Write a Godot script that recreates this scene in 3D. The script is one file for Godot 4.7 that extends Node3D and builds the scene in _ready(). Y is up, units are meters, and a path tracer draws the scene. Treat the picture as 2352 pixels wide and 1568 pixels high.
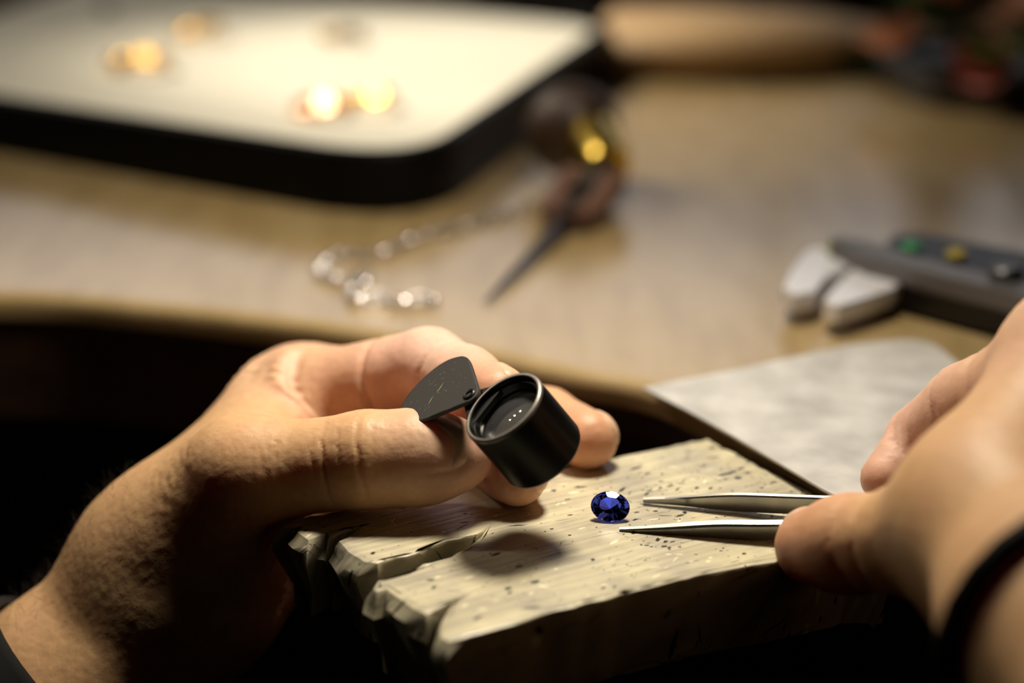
extends Node3D
# A jeweller's bench under a low bench lamp: one hand holds a folding loupe, the other a pair of tweezers
# beside a blue gemstone on a notched bench pin.  Metres, y up, floor at y = 0.

var M := {}
var taken := {}

# ---------------------------------------------------------------- nodes
func numbered(called: String) -> String:
	var n: int = taken.get(called, 0)
	taken[called] = n + 1
	return called if n == 0 else "%s_%03d" % [called, n]

func thing(called: String, label: String, category: String, at := Vector3.ZERO, group := "") -> Node3D:
	var o := Node3D.new()
	o.name = numbered(called)
	add_child(o)
	o.position = at
	tag(o, label, category, group)
	return o

func tag(o: Node3D, label: String, category: String, group := "") -> void:
	o.set_meta("label", label)
	o.set_meta("category", category)
	if group != "":
		o.set_meta("group", group)

func part(called: String, mesh: Mesh, mat: Material, parent: Node3D = self, xf := Transform3D.IDENTITY) -> MeshInstance3D:
	var o := MeshInstance3D.new()
	o.name = called if parent != self else numbered(called)
	o.mesh = mesh
	o.material_override = mat
	o.transform = xf
	parent.add_child(o, true)
	return o

func structure(called: String, mesh: Mesh, mat: Material, label: String, xf := Transform3D.IDENTITY) -> MeshInstance3D:
	var o := part(called, mesh, mat, self, xf)
	o.set_meta("kind", "structure")
	tag(o, label, called.split("_")[0])
	return o

func mat(c: Color, rough := 0.5, metal := 0.0, spec := 0.5) -> StandardMaterial3D:
	var m := StandardMaterial3D.new()
	m.albedo_color = c
	m.roughness = rough
	m.metallic = metal
	m.metallic_specular = spec
	return m

# ---------------------------------------------------------------- meshes
func solid(v: PackedVector3Array, idx: PackedInt32Array, sharp := 35.0, uv := PackedVector2Array()) -> ArrayMesh:
	# triangles whose outward side is clockwise; corners are smoothed where faces meet at less than SHARP degrees
	var nf := idx.size() / 3
	var fn := PackedVector3Array()
	fn.resize(nf)
	var touching := {}
	for f in nf:
		var a := v[idx[f * 3]]
		var n := (v[idx[f * 3 + 2]] - a).cross(v[idx[f * 3 + 1]] - a)
		fn[f] = n
		for k in 3:
			var key := idx[f * 3 + k]
			if not touching.has(key):
				touching[key] = PackedInt32Array()
			touching[key].append(f)
	var lim := cos(deg_to_rad(sharp))
	var ov := PackedVector3Array()
	var on := PackedVector3Array()
	var ou := PackedVector2Array()
	for f in nf:
		var me := fn[f].normalized()
		if me == Vector3.ZERO:
			continue
		for k in 3:
			var key := idx[f * 3 + k]
			var s := Vector3.ZERO
			for g in touching[key]:
				if fn[g].normalized().dot(me) >= lim:
					s += fn[g]
			ov.append(v[key])
			on.append(s.normalized())
			if uv.size():
				ou.append(uv[key])
	return arrays(ov, on, PackedInt32Array(), ou)

func arrays(v: PackedVector3Array, n: PackedVector3Array, idx := PackedInt32Array(), uv := PackedVector2Array(), col := PackedColorArray()) -> ArrayMesh:
	var a := []
	a.resize(Mesh.ARRAY_MAX)
	a[Mesh.ARRAY_VERTEX] = v
	a[Mesh.ARRAY_NORMAL] = n
	if idx.size():
		a[Mesh.ARRAY_INDEX] = idx
	if uv.size():
		a[Mesh.ARRAY_TEX_UV] = uv
	if col.size():
		a[Mesh.ARRAY_COLOR] = col
	var m := ArrayMesh.new()
	m.add_surface_from_arrays(Mesh.PRIMITIVE_TRIANGLES, a)
	return m

func quad(idx: PackedInt32Array, a: int, b: int, c: int, d: int) -> void:
	idx.append_array(PackedInt32Array([a, b, c, a, c, d]))

func lathe(prof: Array, seg := 48, sharp := 35.0) -> ArrayMesh:
	# profile of (radius, height) going round the outside: from the top axis outwards and down
	var v := PackedVector3Array()
	var idx := PackedInt32Array()
	for p in prof:
		for s in seg:
			var t := TAU * s / seg
			v.append(Vector3(cos(t) * p.x, p.y, sin(t) * p.x))
	for i in prof.size() - 1:
		for s in seg:
			var s2 := (s + 1) % seg
			quad(idx, i * seg + s, i * seg + s2, (i + 1) * seg + s2, (i + 1) * seg + s)
	return solid(v, idx, sharp)

func sweep(path: Array, section: Callable, closed := false, sharp := 40.0, up := Vector3.UP) -> ArrayMesh:
	# SECTION(t in 0..1) gives the outline (Vector2: across, up), counter-clockwise seen against the way of travel
	var v := PackedVector3Array()
	var idx := PackedInt32Array()
	var n := path.size()
	var m := 0
	var last := up
	for i in n:
		var f: Vector3
		if closed:
			f = path[(i + 1) % n] - path[(i + n - 1) % n]
		else:
			f = path[mini(i + 1, n - 1)] - path[maxi(i - 1, 0)]
		f = f.normalized()
		var side := f.cross(last).normalized()
		var u := side.cross(f).normalized()
		last = u if up == Vector3.ZERO or closed == false and false else up
		var sec: PackedVector2Array = section.call(float(i) / maxf(1, n - 1))
		m = sec.size()
		for q in sec:
			v.append(path[i] + side * q.x + u * q.y)
	var rows := n if closed else n - 1
	for i in rows:
		var j := (i + 1) % n
		for k in m:
			var k2 := (k + 1) % m
			quad(idx, i * m + k, i * m + k2, j * m + k2, j * m + k)
	if not closed:
		for e in 2:
			var o: int = 0 if e == 0 else (n - 1) * m
			var mid := Vector3.ZERO
			for k in m:
				mid += v[o + k]
			v.append(mid / m)
			for k in m:
				var k2 := (k + 1) % m
				if e == 0:
					idx.append_array(PackedInt32Array([o + k2, o + k, v.size() - 1]))
				else:
					idx.append_array(PackedInt32Array([o + k, o + k2, v.size() - 1]))
	return solid(v, idx, sharp)

func ring_section(r: float, seg := 8, squash := 1.0) -> PackedVector2Array:
	var out := PackedVector2Array()
	for s in seg:
		var t := TAU * s / seg
		out.append(Vector2(cos(t) * r, sin(t) * r * squash))
	return out

func rect_section(w: float, h: float, b: float) -> PackedVector2Array:
	return PackedVector2Array([Vector2(w / 2, -h / 2 + b), Vector2(w / 2, h / 2 - b), Vector2(w / 2 - b, h / 2), Vector2(-w / 2 + b, h / 2), Vector2(-w / 2, h / 2 - b), Vector2(-w / 2, -h / 2 + b), Vector2(-w / 2 + b, -h / 2), Vector2(w / 2 - b, -h / 2)])

func tube(path: Array, r0: float, r1: float, seg := 10, closed := false) -> ArrayMesh:
	return sweep(path, func(t): return ring_section(lerpf(r0, r1, t), seg), closed, 60.0, Vector3(0.13, 0.97, 0.2).normalized())

func smooth_path(pts: Array, per := 6, closed := false) -> Array:
	var out := []
	var n := pts.size()
	for i in (n if closed else n - 1):
		var p0 = pts[(i - 1 + n) % n] if closed else pts[maxi(i - 1, 0)]
		var p1 = pts[i]
		var p2 = pts[(i + 1) % n]
		var p3 = pts[(i + 2) % n] if closed else pts[mini(i + 2, n - 1)]
		for k in per:
			out.append(p1.cubic_interpolate(p2, p0, p3, float(k) / per))
	if not closed:
		out.append(pts[n - 1])
	return out

func slab(outline: Array, rings: Callable, uv_scale := 0.0, caps := 3) -> ArrayMesh:
	# a plate with the outline (x, z); RINGS(i) gives for the vertex i its list of (outwards, height) from the top rim to the bottom rim
	var pts := PackedVector2Array(outline)
	if Geometry2D.is_polygon_clockwise(pts):
		pts.reverse()
	var n := pts.size()
	var v := PackedVector3Array()
	var uv := PackedVector2Array()
	var idx := PackedInt32Array()
	var rows: int = rings.call(0, pts[0], Vector2.RIGHT).size()
	for r in rows:
		for i in n:
			var a := (pts[i] - pts[(i + n - 1) % n]).normalized()
			var b := (pts[(i + 1) % n] - pts[i]).normalized()
			var na := Vector2(a.y, -a.x)
			var nb := Vector2(b.y, -b.x)
			var nn := (na + nb).normalized()
			var grow := 1.0 / maxf(0.5, nn.dot(na))
			var q: Vector2 = rings.call(i, pts[i], nn)[r]
			var p := pts[i] + nn * q.x * grow
			v.append(Vector3(p.x, q.y, p.y))
	for r in rows - 1:
		for i in n:
			var j := (i + 1) % n
			quad(idx, r * n + i, (r + 1) * n + i, (r + 1) * n + j, r * n + j)
	for e in 2:
		if not (caps & (1 << e)):
			continue
		var o := 0 if e == 0 else (rows - 1) * n
		var flat := PackedVector2Array()
		for i in n:
			flat.append(Vector2(v[o + i].x, v[o + i].z))
		var tri := Geometry2D.triangulate_polygon(flat)
		for t in tri.size() / 3:
			var a := tri[t * 3]
			var b := tri[t * 3 + 1]
			var c := tri[t * 3 + 2]
			var ccw := (flat[b] - flat[a]).cross(flat[c] - flat[a]) > 0.0
			if ccw == (e == 0):
				idx.append_array(PackedInt32Array([o + a, o + b, o + c]))
			else:
				idx.append_array(PackedInt32Array([o + a, o + c, o + b]))
	if uv_scale > 0.0:
		for p in v:
			uv.append(Vector2(p.x, p.z) * uv_scale)
	return solid(v, idx, 35.0, uv)

func plate(outline: Array, top: float, bottom: float, bevel: float) -> ArrayMesh:
	return slab(outline, func(_i, _p, _n): return [Vector2(-bevel, top), Vector2(-bevel * 0.3, top - bevel * 0.3), Vector2(0, top - bevel), Vector2(0, bottom + bevel), Vector2(-bevel, bottom)])

func block(size: Vector3, b: float) -> ArrayMesh:
	var h := size / 2
	return plate([Vector2(-h.x, -h.z), Vector2(h.x, -h.z), Vector2(h.x, h.z), Vector2(-h.x, h.z)], h.y, -h.y, b)

func round_corner(a: Vector2, c: Vector2, b: Vector2, r: float, steps := 10) -> Array:
	var p := c + (a - c).normalized() * r
	var q := c + (b - c).normalized() * r
	var out := []
	for i in steps + 1:
		var t := float(i) / steps
		out.append(p.lerp(c, t).lerp(c.lerp(q, t), t))
	return out

func along(y: Vector3, towards := Vector3.FORWARD) -> Basis:
	var yy := y.normalized()
	var x := yy.cross(-towards).normalized()
	return Basis(x, yy, x.cross(yy))

# ---------------------------------------------------------------- bodies from joints
var bA := PackedVector3Array()
var bD := PackedVector3Array()
var bI := PackedFloat32Array()
var bR := PackedFloat32Array()
var bS := PackedFloat32Array()
var bK := PackedFloat32Array()

func bone(a: Vector3, b: Vector3, ra: float, rb: float, k: float) -> void:
	bA.append(a)
	bD.append(b - a)
	bI.append(1.0 / maxf(1e-9, (b - a).length_squared()))
	bR.append(ra * 0.001)
	bS.append((rb - ra) * 0.001)
	bK.append(k * 0.001)

func clear_bones() -> void:
	bA.clear(); bD.clear(); bI.clear(); bR.clear(); bS.clear(); bK.clear()

func field(p: Vector3, ids: PackedInt32Array) -> float:
	var d := 1.0
	for i in ids:
		var q := p - bA[i]
		var t := clampf(q.dot(bD[i]) * bI[i], 0.0, 1.0)
		var e := (q - bD[i] * t).length() - bR[i] - bS[i] * t
		var k := bK[i]
		var h := k - absf(d - e)
		if h > 0.0:
			d = minf(d, e) - h * h / (4.0 * k)
		elif e < d:
			d = e
	return d

func near_bones(p: Vector3, ids: PackedInt32Array, reach: float) -> PackedInt32Array:
	var ds := PackedFloat32Array()
	var least := 1.0
	for i in ids:
		var q := p - bA[i]
		var t := clampf(q.dot(bD[i]) * bI[i], 0.0, 1.0)
		var e := (q - bD[i] * t).length() - bR[i] - bS[i] * t
		ds.append(e)
		least = minf(least, e)
	var out := PackedInt32Array()
	for j in ids.size():
		if ds[j] < least + reach + bK[ids[j]]:
			out.append(ids[j])
	return out

func net(lo: Vector3, hi: Vector3, c: float) -> Array:
	# surface nets over the field: [vertices, indices]
	var n := Vector3i(((hi - lo) / (c * 16.0)).ceil()) * 16
	var nx := n.x + 1
	var ny := n.y + 1
	var nz := n.z + 1
	var sx := 1
	var sy := nx
	var sz := nx * ny
	var grid := PackedFloat32Array()
	grid.resize(nx * ny * nz)
	grid.fill(9.0)
	var at := PackedInt32Array()
	at.resize(nx * ny * nz)
	at.fill(-1)
	var all := PackedInt32Array(range(bA.size()))
	var v := PackedVector3Array()
	var cells := PackedInt32Array()
	var h16 := c * 8.0 * 1.7321
	var h4 := c * 2.0 * 1.7321
	for bz in n.z / 16:
		for by in n.y / 16:
			for bx in n.x / 16:
				var mid := lo + Vector3(bx * 16 + 8, by * 16 + 8, bz * 16 + 8) * c
				if absf(field(mid, all)) > h16 * 1.15 + 0.002:
					continue
				var few := near_bones(mid, all, 2.0 * h16)
				for s in 64:
					var ox := bx * 16 + (s & 3) * 4
					var oy := by * 16 + ((s >> 2) & 3) * 4
					var oz := bz * 16 + (s >> 4) * 4
					var m4 := lo + Vector3(ox + 2, oy + 2, oz + 2) * c
					if absf(field(m4, few)) > h4 * 1.15 + 0.0005:
						continue
					var ids := near_bones(m4, few, 2.0 * h4)
					for z in range(oz, oz + 5):
						for y in range(oy, oy + 5):
							var o := z * sz + y * sy + ox
							for x in 5:
								if grid[o + x] == 9.0:
									grid[o + x] = field(lo + Vector3(ox + x, y, z) * c, ids)
					for z in range(oz, oz + 4):
						for y in range(oy, oy + 4):
							for x in range(ox, ox + 4):
								cells.append(z * sz + y * sy + x)
	for o in cells:
		var g0 := grid[o]
		var g1 := grid[o + sx]
		var g2 := grid[o + sy]
		var g3 := grid[o + sx + sy]
		var g4 := grid[o + sz]
		var g5 := grid[o + sz + sx]
		var g6 := grid[o + sz + sy]
		var g7 := grid[o + sz + sx + sy]
		var inside := int(g0 < 0.0) + int(g1 < 0.0) + int(g2 < 0.0) + int(g3 < 0.0) + int(g4 < 0.0) + int(g5 < 0.0) + int(g6 < 0.0) + int(g7 < 0.0)
		if inside == 0 or inside == 8:
			continue
		var s := Vector3.ZERO
		var k := 0
		if (g0 < 0.0) != (g1 < 0.0):
			s += Vector3(g0 / (g0 - g1), 0, 0); k += 1
		if (g2 < 0.0) != (g3 < 0.0):
			s += Vector3(g2 / (g2 - g3), 1, 0); k += 1
		if (g4 < 0.0) != (g5 < 0.0):
			s += Vector3(g4 / (g4 - g5), 0, 1); k += 1
		if (g6 < 0.0) != (g7 < 0.0):
			s += Vector3(g6 / (g6 - g7), 1, 1); k += 1
		if (g0 < 0.0) != (g2 < 0.0):
			s += Vector3(0, g0 / (g0 - g2), 0); k += 1
		if (g1 < 0.0) != (g3 < 0.0):
			s += Vector3(1, g1 / (g1 - g3), 0); k += 1
		if (g4 < 0.0) != (g6 < 0.0):
			s += Vector3(0, g4 / (g4 - g6), 1); k += 1
		if (g5 < 0.0) != (g7 < 0.0):
			s += Vector3(1, g5 / (g5 - g7), 1); k += 1
		if (g0 < 0.0) != (g4 < 0.0):
			s += Vector3(0, 0, g0 / (g0 - g4)); k += 1
		if (g1 < 0.0) != (g5 < 0.0):
			s += Vector3(1, 0, g1 / (g1 - g5)); k += 1
		if (g2 < 0.0) != (g6 < 0.0):
			s += Vector3(0, 1, g2 / (g2 - g6)); k += 1
		if (g3 < 0.0) != (g7 < 0.0):
			s += Vector3(1, 1, g3 / (g3 - g7)); k += 1
		at[o] = v.size()
		var zz := o / sz
		var yy := (o - zz * sz) / sy
		v.append(lo + (Vector3(o - zz * sz - yy * sy, yy, zz) + s / k) * c)
	var idx := PackedInt32Array()
	for o in cells:
		if at[o] < 0:
			continue
		var in0 := grid[o] < 0.0
		for axis in 3:
			var step := sx if axis == 0 else sy if axis == 1 else sz
			if (grid[o + step] < 0.0) == in0:
				continue
			var p := sy if axis == 0 else sz if axis == 1 else sx
			var q := sz if axis == 0 else sx if axis == 1 else sy
			var a := at[o]
			var b := at[o - p]
			var d := at[o - q]
			var e := at[o - p - q]
			if b < 0 or d < 0 or e < 0:
				continue
			if in0:
				quad(idx, a, d, e, b)
			else:
				quad(idx, a, b, e, d)
	return [v, idx]

func smooth_normals(v: PackedVector3Array, idx: PackedInt32Array) -> PackedVector3Array:
	var n := PackedVector3Array()
	n.resize(v.size())
	for f in range(0, idx.size(), 3):
		var a := idx[f]
		var b := idx[f + 1]
		var c := idx[f + 2]
		var m := (v[c] - v[a]).cross(v[b] - v[a])
		n[a] += m
		n[b] += m
		n[c] += m
	for i in n.size():
		n[i] = n[i].normalized()
	return n

func crease(v: PackedVector3Array, n: PackedVector3Array, path: Array, width: float, depth: float) -> void:
	# a furrow (or, with a negative depth, a ridge) along PATH, fading towards its ends
	var lo: Vector3 = path[0]
	var hi: Vector3 = path[0]
	for p in path:
		lo = lo.min(p)
		hi = hi.max(p)
	var reach := width * 2.6
	var box := AABB(lo, hi - lo).grow(reach + 0.003)
	var m := path.size() - 1
	for i in v.size():
		var p := v[i]
		if not box.has_point(p):
			continue
		var best := 1.0
		var where := 0.0
		for k in m:
			var a: Vector3 = path[k]
			var d: Vector3 = path[k + 1] - a
			var t := clampf((p - a).dot(d) / maxf(1e-12, d.length_squared()), 0.0, 1.0)
			var e := (p - a - d * t)
			e -= n[i] * e.dot(n[i]) * 0.75
			var l := e.length()
			if l < best:
				best = l
				where = (k + t) / m
		if best < reach:
			v[i] = p - n[i] * depth * exp(-best * best / (width * width)) * pow(sin(PI * clampf(where, 0.02, 0.98)), 0.6)

func skin_mesh(made: Array, creases: Array, tints: Array, base: Color, grain: float) -> ArrayMesh:
	var v: PackedVector3Array = made[0]
	var idx: PackedInt32Array = made[1]
	var n := smooth_normals(v, idx)
	for c in creases:
		crease(v, n, c[0], c[1], c[2])
	var blot := FastNoiseLite.new()
	blot.seed = 5
	blot.frequency = 1.0
	var col := PackedColorArray()
	col.resize(v.size())
	for i in v.size():
		var p := v[i]
		var c := base
		for t in tints:
			var w: float = clampf(1.4 - p.distance_to(t[0]) / t[1], 0.0, 1.0)
			if w > 0.0:
				c = c.lerp(t[2], w * t[3])
		var f := 1.0 + 0.10 * blot.get_noise_3dv(p * 160.0) + 0.08 * blot.get_noise_3dv(p * 520.0 + Vector3(7, 0, 0))
		col[i] = Color(c.r * f, c.g * f * (1.0 - 0.04 * blot.get_noise_3dv(p * 90.0)), c.b * f)
		v[i] = p + n[i] * grain * blot.get_noise_3dv(p * 340.0)
	n = smooth_normals(v, idx)
	return arrays(v, n, idx, PackedVector2Array(), col)

func onto_skin(p: Vector3, d: Vector3) -> Vector3:
	# the point where a needle going from P along D meets the body
	var all := PackedInt32Array(range(bA.size()))
	var q := p
	for i in 60:
		var f := field(q, all)
		if f < 0.00002:
			break
		q += d * f * 0.8
	return q

func nail_groove(mid: Vector3, axis: Vector3, out: Vector3, wide: float, long: float, from: float, to: float) -> Array:
	# the line on the skin round a nail, from one angle to another
	var ax := (axis - out * axis.dot(out)).normalized()
	var side := out.cross(ax).normalized()
	var path := []
	for i in 15:
		var a := lerpf(from, to, i / 14.0)
		var q := Vector2(cos(a), sin(a))
		var r := 1.0 / pow(pow(absf(q.x), 3.2) + pow(absf(q.y), 3.2), 1.0 / 3.2)
		path.append(onto_skin(mid + side * q.x * r * wide * 0.53 + ax * q.y * r * long * 0.53 + out * 0.008, -out))
	return path

func nail_mesh(mid: Vector3, axis: Vector3, out: Vector3, wide: float, long: float) -> ArrayMesh:
	# a curved nail plate laid on the finger: AXIS points to the fingertip, OUT away from the finger
	var ax := (axis - out * axis.dot(out)).normalized()
	var side := out.cross(ax).normalized()
	var v := PackedVector3Array()
	var idx := PackedInt32Array()
	var nu := 18
	var nv := 18
	for layer in 2:
		for j in nv + 1:
			for i in nu + 1:
				var s := 2.0 * i / nu - 1.0
				var t := 2.0 * j / nv - 1.0
				# a square grid drawn in to a rounded outline
				var q := Vector2(s, t)
				var m := maxf(absf(s), absf(t))
				if m > 0.0:
					var e := 3.2
					q *= m / pow(pow(absf(s), e) + pow(absf(t), e), 1.0 / e) * 1.0
				var p := mid + side * q.x * wide / 2.0 + ax * q.y * long / 2.0
				var hit := onto_skin(p + out * 0.008, -out)
				var edge := maxf(absf(s), absf(t))
				var lift := 0.00065 * (1.0 - pow(edge, 8.0)) - 0.00010
				v.append(hit + out * (lift - layer * 0.0006))
	var row := nu + 1
	var sheet := row * (nv + 1)
	for j in nv:
		for i in nu:
			var a := j * row + i
			quad(idx, a, a + 1, a + row + 1, a + row)
			quad(idx, sheet + a, sheet + a + row, sheet + a + row + 1, sheet + a + 1)
	return solid(v, idx, 60.0)

func ring_round(a: Vector3, b: Vector3, t: float, r: float, from: Vector3, turn0: float, turn1: float, wob: float, seed_: int) -> Array:
	# a skin line across a finger, from one angle to another about its bone; FROM is the direction of angle 0
	var ax := (b - a).normalized()
	var u := (from - ax * from.dot(ax)).normalized()
	var w := ax.cross(u)
	var out := []
	var rng := RandomNumberGenerator.new()
	rng.seed = seed_
	for i in 11:
		var an := lerpf(turn0, turn1, i / 10.0)
		out.append(a.lerp(b, t) + (u * cos(an) + w * sin(an)) * r + ax * rng.randf_range(-wob, wob))
	return out

# ---------------------------------------------------------------- textures
func noise_tex(freq: float, size: int, kind: int, oct: int, seed_: int, ramp: Gradient = null, as_normal := false) -> NoiseTexture2D:
	var f := FastNoiseLite.new()
	f.noise_type = kind
	f.frequency = freq
	f.fractal_octaves = oct
	f.seed = seed_
	if kind == FastNoiseLite.TYPE_CELLULAR:
		f.cellular_return_type = FastNoiseLite.RETURN_DISTANCE2_SUB
	var t := NoiseTexture2D.new()
	t.width = size
	t.height = size
	t.seamless = true
	t.noise = f
	if ramp:
		t.color_ramp = ramp
	return t

func ramp(stops: Array) -> Gradient:
	var g := Gradient.new()
	var o := PackedFloat32Array()
	var c := PackedColorArray()
	for s in stops:
		o.append(s[0])
		c.append(s[1])
	g.offsets = o
	g.colors = c
	return g

func wood(a: Color, b: Color, c: Color, scale: Vector3, rough: float, seed_: int) -> StandardMaterial3D:
	var m := mat(Color.WHITE, rough)
	m.albedo_texture = noise_tex(0.02, 512, FastNoiseLite.TYPE_SIMPLEX_SMOOTH, 5, seed_, ramp([[0.0, a], [0.45, b], [0.6, b.lerp(c, 0.5)], [1.0, c]]))
	m.uv1_triplanar = true
	m.uv1_scale = scale
	return m

func scarred(len_x: float, len_y: float) -> Array:
	# colour and relief of the worn pin face: fine grain along its length, dark pits, scratches and pale nicks
	var w := 1400
	var h := 800
	var rng := RandomNumberGenerator.new()
	rng.seed = 41
	var big := FastNoiseLite.new()
	big.frequency = 0.006
	big.fractal_octaves = 4
	var grain := FastNoiseLite.new()
	grain.frequency = 0.02
	grain.seed = 3
	grain.fractal_octaves = 3
	var col := Image.create(w, h, false, Image.FORMAT_RGB8)
	var hgt := Image.create(w, h, false, Image.FORMAT_RGB8)
	for y in h:
		for x in w:
			var b := big.get_noise_2d(x, y)
			var g := grain.get_noise_2d(x * 0.12, y * 3.0)
			var k := 1.0 + 0.16 * b + 0.13 * g
			col.set_pixel(x, y, Color(0.73 * k, 0.70 * k, 0.60 * k * (1.0 - 0.05 * b)))
			var e := 0.6 + 0.16 * g + 0.12 * b
			hgt.set_pixel(x, y, Color(e, e, e))
	# marks: [how many, half length, half width, share of the colour that stays, depth in the relief]
	for kind in [[150, 8.0, 3.8, 0.10, 0.5], [60, 16.0, 5.0, 0.25, 0.35], [640, 3.6, 1.8, 0.15, 0.35], [150, 38.0, 0.9, 0.6, 0.22], [240, 14.0, 1.2, 0.5, 0.25], [160, 12.0, 4.0, 1.25, 0.25], [26, 110.0, 1.0, 0.55, 0.2]]:
		for i in kind[0]:
			var cx := rng.randf_range(0, w)
			var cy := rng.randf_range(0, h)
			if kind[1] < 12.0 and rng.randf() < 0.55:
				cx = clampf(rng.randfn(0.62, 0.14) * w, 0, w - 1)
				cy = clampf(rng.randfn(0.45, 0.2) * h, 0, h - 1)
			var turn := rng.randfn(0.0, 0.5 if kind[1] < 30.0 else 0.12)
			var la: float = kind[1] * rng.randf_range(0.35, 1.3)
			var wa: float = kind[2] * rng.randf_range(0.5, 1.3)
			var ca := cos(turn)
			var sa := sin(turn)
			var rx := int(absf(la * ca) + absf(wa * sa)) + 2
			var ry := int(absf(la * sa) + absf(wa * ca)) + 2
			for py in range(maxi(0, int(cy) - ry), mini(h, int(cy) + ry + 1)):
				for px in range(maxi(0, int(cx) - rx), mini(w, int(cx) + rx + 1)):
					var dx := px - cx
					var dy := py - cy
					var q := Vector2((dx * ca + dy * sa) / la, (dy * ca - dx * sa) / wa).length()
					q += 0.25 * sin(px * 0.9 + i) * sin(py * 1.3 + i)
					if q < 1.0:
						var f := clampf((1.0 - q) * 2.5, 0.0, 1.0)
						var c := col.get_pixel(px, py)
						var s := lerpf(1.0, kind[3], f)
						col.set_pixel(px, py, Color(minf(1, c.r * s), minf(1, c.g * s), minf(1, c.b * s)))
						var z: float = hgt.get_pixel(px, py).r - kind[4] * f
						hgt.set_pixel(px, py, Color(z, z, z))
	return [ImageTexture.create_from_image(col), ImageTexture.create_from_image(hgt)]

# ---------------------------------------------------------------- the scene
func _ready() -> void:
	# camera
	var cam := Camera3D.new()
	cam.name = "camera"
	cam.position = Vector3(0, 1.13398, 0.4)
	cam.rotation_degrees = Vector3(-18.5, 0, 0)
	var lens := CameraAttributesPhysical.new()
	lens.frustum_focal_length = 75.0
	lens.exposure_aperture = 4.9
	lens.frustum_focus_distance = 0.4845
	lens.frustum_near = 0.02
	lens.frustum_far = 50.0
	cam.attributes = lens
	cam.fov = 18.18
	add_child(cam)
	cam.current = true
	# air: a dark room; pale daylight comes only through the small window behind the bench
	var env := Environment.new()
	env.background_mode = Environment.BG_COLOR
	env.background_color = Color(0.90, 0.90, 0.93)
	env.background_energy_multiplier = 1.75
	env.tonemap_mode = Environment.TONE_MAPPER_LINEAR
	env.tonemap_exposure = 1.0
	env.sdfgi_enabled = true
	env.ssao_enabled = true
	env.ssil_enabled = true
	var we := WorldEnvironment.new()
	we.name = "environment"
	we.environment = env
	add_child(we)

	materials()
	bench_lamp()
	room()
	workbench()
	bench_pin()
	metal_sheet()
	loupe()
	gemstone()
	tweezers()
	holding_hands()
	jewellery_tray()
	caliper()
	hand_tool()
	chain()
	back_of_bench()

func materials() -> void:
	M.wall = mat(Color(0.16, 0.12, 0.09), 0.9)
	M.floor = mat(Color(0.12, 0.08, 0.06), 0.8)
	M.black = mat(Color(0.012, 0.011, 0.011), 0.5, 0.0, 0.25)
	M.black_cloth = mat(Color(0.02, 0.02, 0.025), 0.95)
	M.black_metal = mat(Color(0.045, 0.043, 0.042), 0.36, 0.3)
	M.steel = mat(Color(0.72, 0.72, 0.72), 0.28, 1.0)
	M.silver = mat(Color(0.95, 0.94, 0.94), 0.25, 1.0)
	M.jaw = mat(Color(0.9, 0.9, 0.92), 0.45, 0.5)
	M.gold = mat(Color(1.0, 0.80, 0.40), 0.26, 1.0)
	M.rose_gold = mat(Color(1.0, 0.82, 0.66), 0.30, 1.0)
	M.brass = mat(Color(0.92, 0.78, 0.36), 0.25, 1.0)
	M.bench = wood(Color(0.56, 0.475, 0.315), Color(0.61, 0.52, 0.35), Color(0.64, 0.555, 0.40), Vector3(6, 6, 1.3), 0.5, 11)
	M.bench.clearcoat_enabled = true
	M.bench.clearcoat = 1.0
	M.bench.clearcoat_roughness = 0.2
	M.bench.uv1_offset = Vector3(0.2, 0, 0.1)
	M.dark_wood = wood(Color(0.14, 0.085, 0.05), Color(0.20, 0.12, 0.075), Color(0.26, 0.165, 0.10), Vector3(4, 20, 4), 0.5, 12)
	M.handle_wood = wood(Color(0.14, 0.085, 0.04), Color(0.20, 0.125, 0.06), Color(0.25, 0.16, 0.08), Vector3(30, 30, 30), 0.5, 13)
	var s := StandardMaterial3D.new()
	s.vertex_color_use_as_albedo = true
	s.roughness = 0.5
	s.metallic_specular = 0.45
	s.subsurf_scatter_enabled = true
	s.subsurf_scatter_strength = 0.15
	s.heightmap_enabled = true
	s.heightmap_texture = noise_tex(0.045, 512, FastNoiseLite.TYPE_CELLULAR, 3, 21)
	s.heightmap_scale = 0.005
	s.uv1_triplanar = true
	s.uv1_scale = Vector3(36, 36, 36)
	M.skin = s
	M.nail = mat(Color(0.88, 0.70, 0.58), 0.26, 0.0, 0.5)
	M.nail.subsurf_scatter_enabled = true
	M.nail.subsurf_scatter_strength = 0.1

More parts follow.
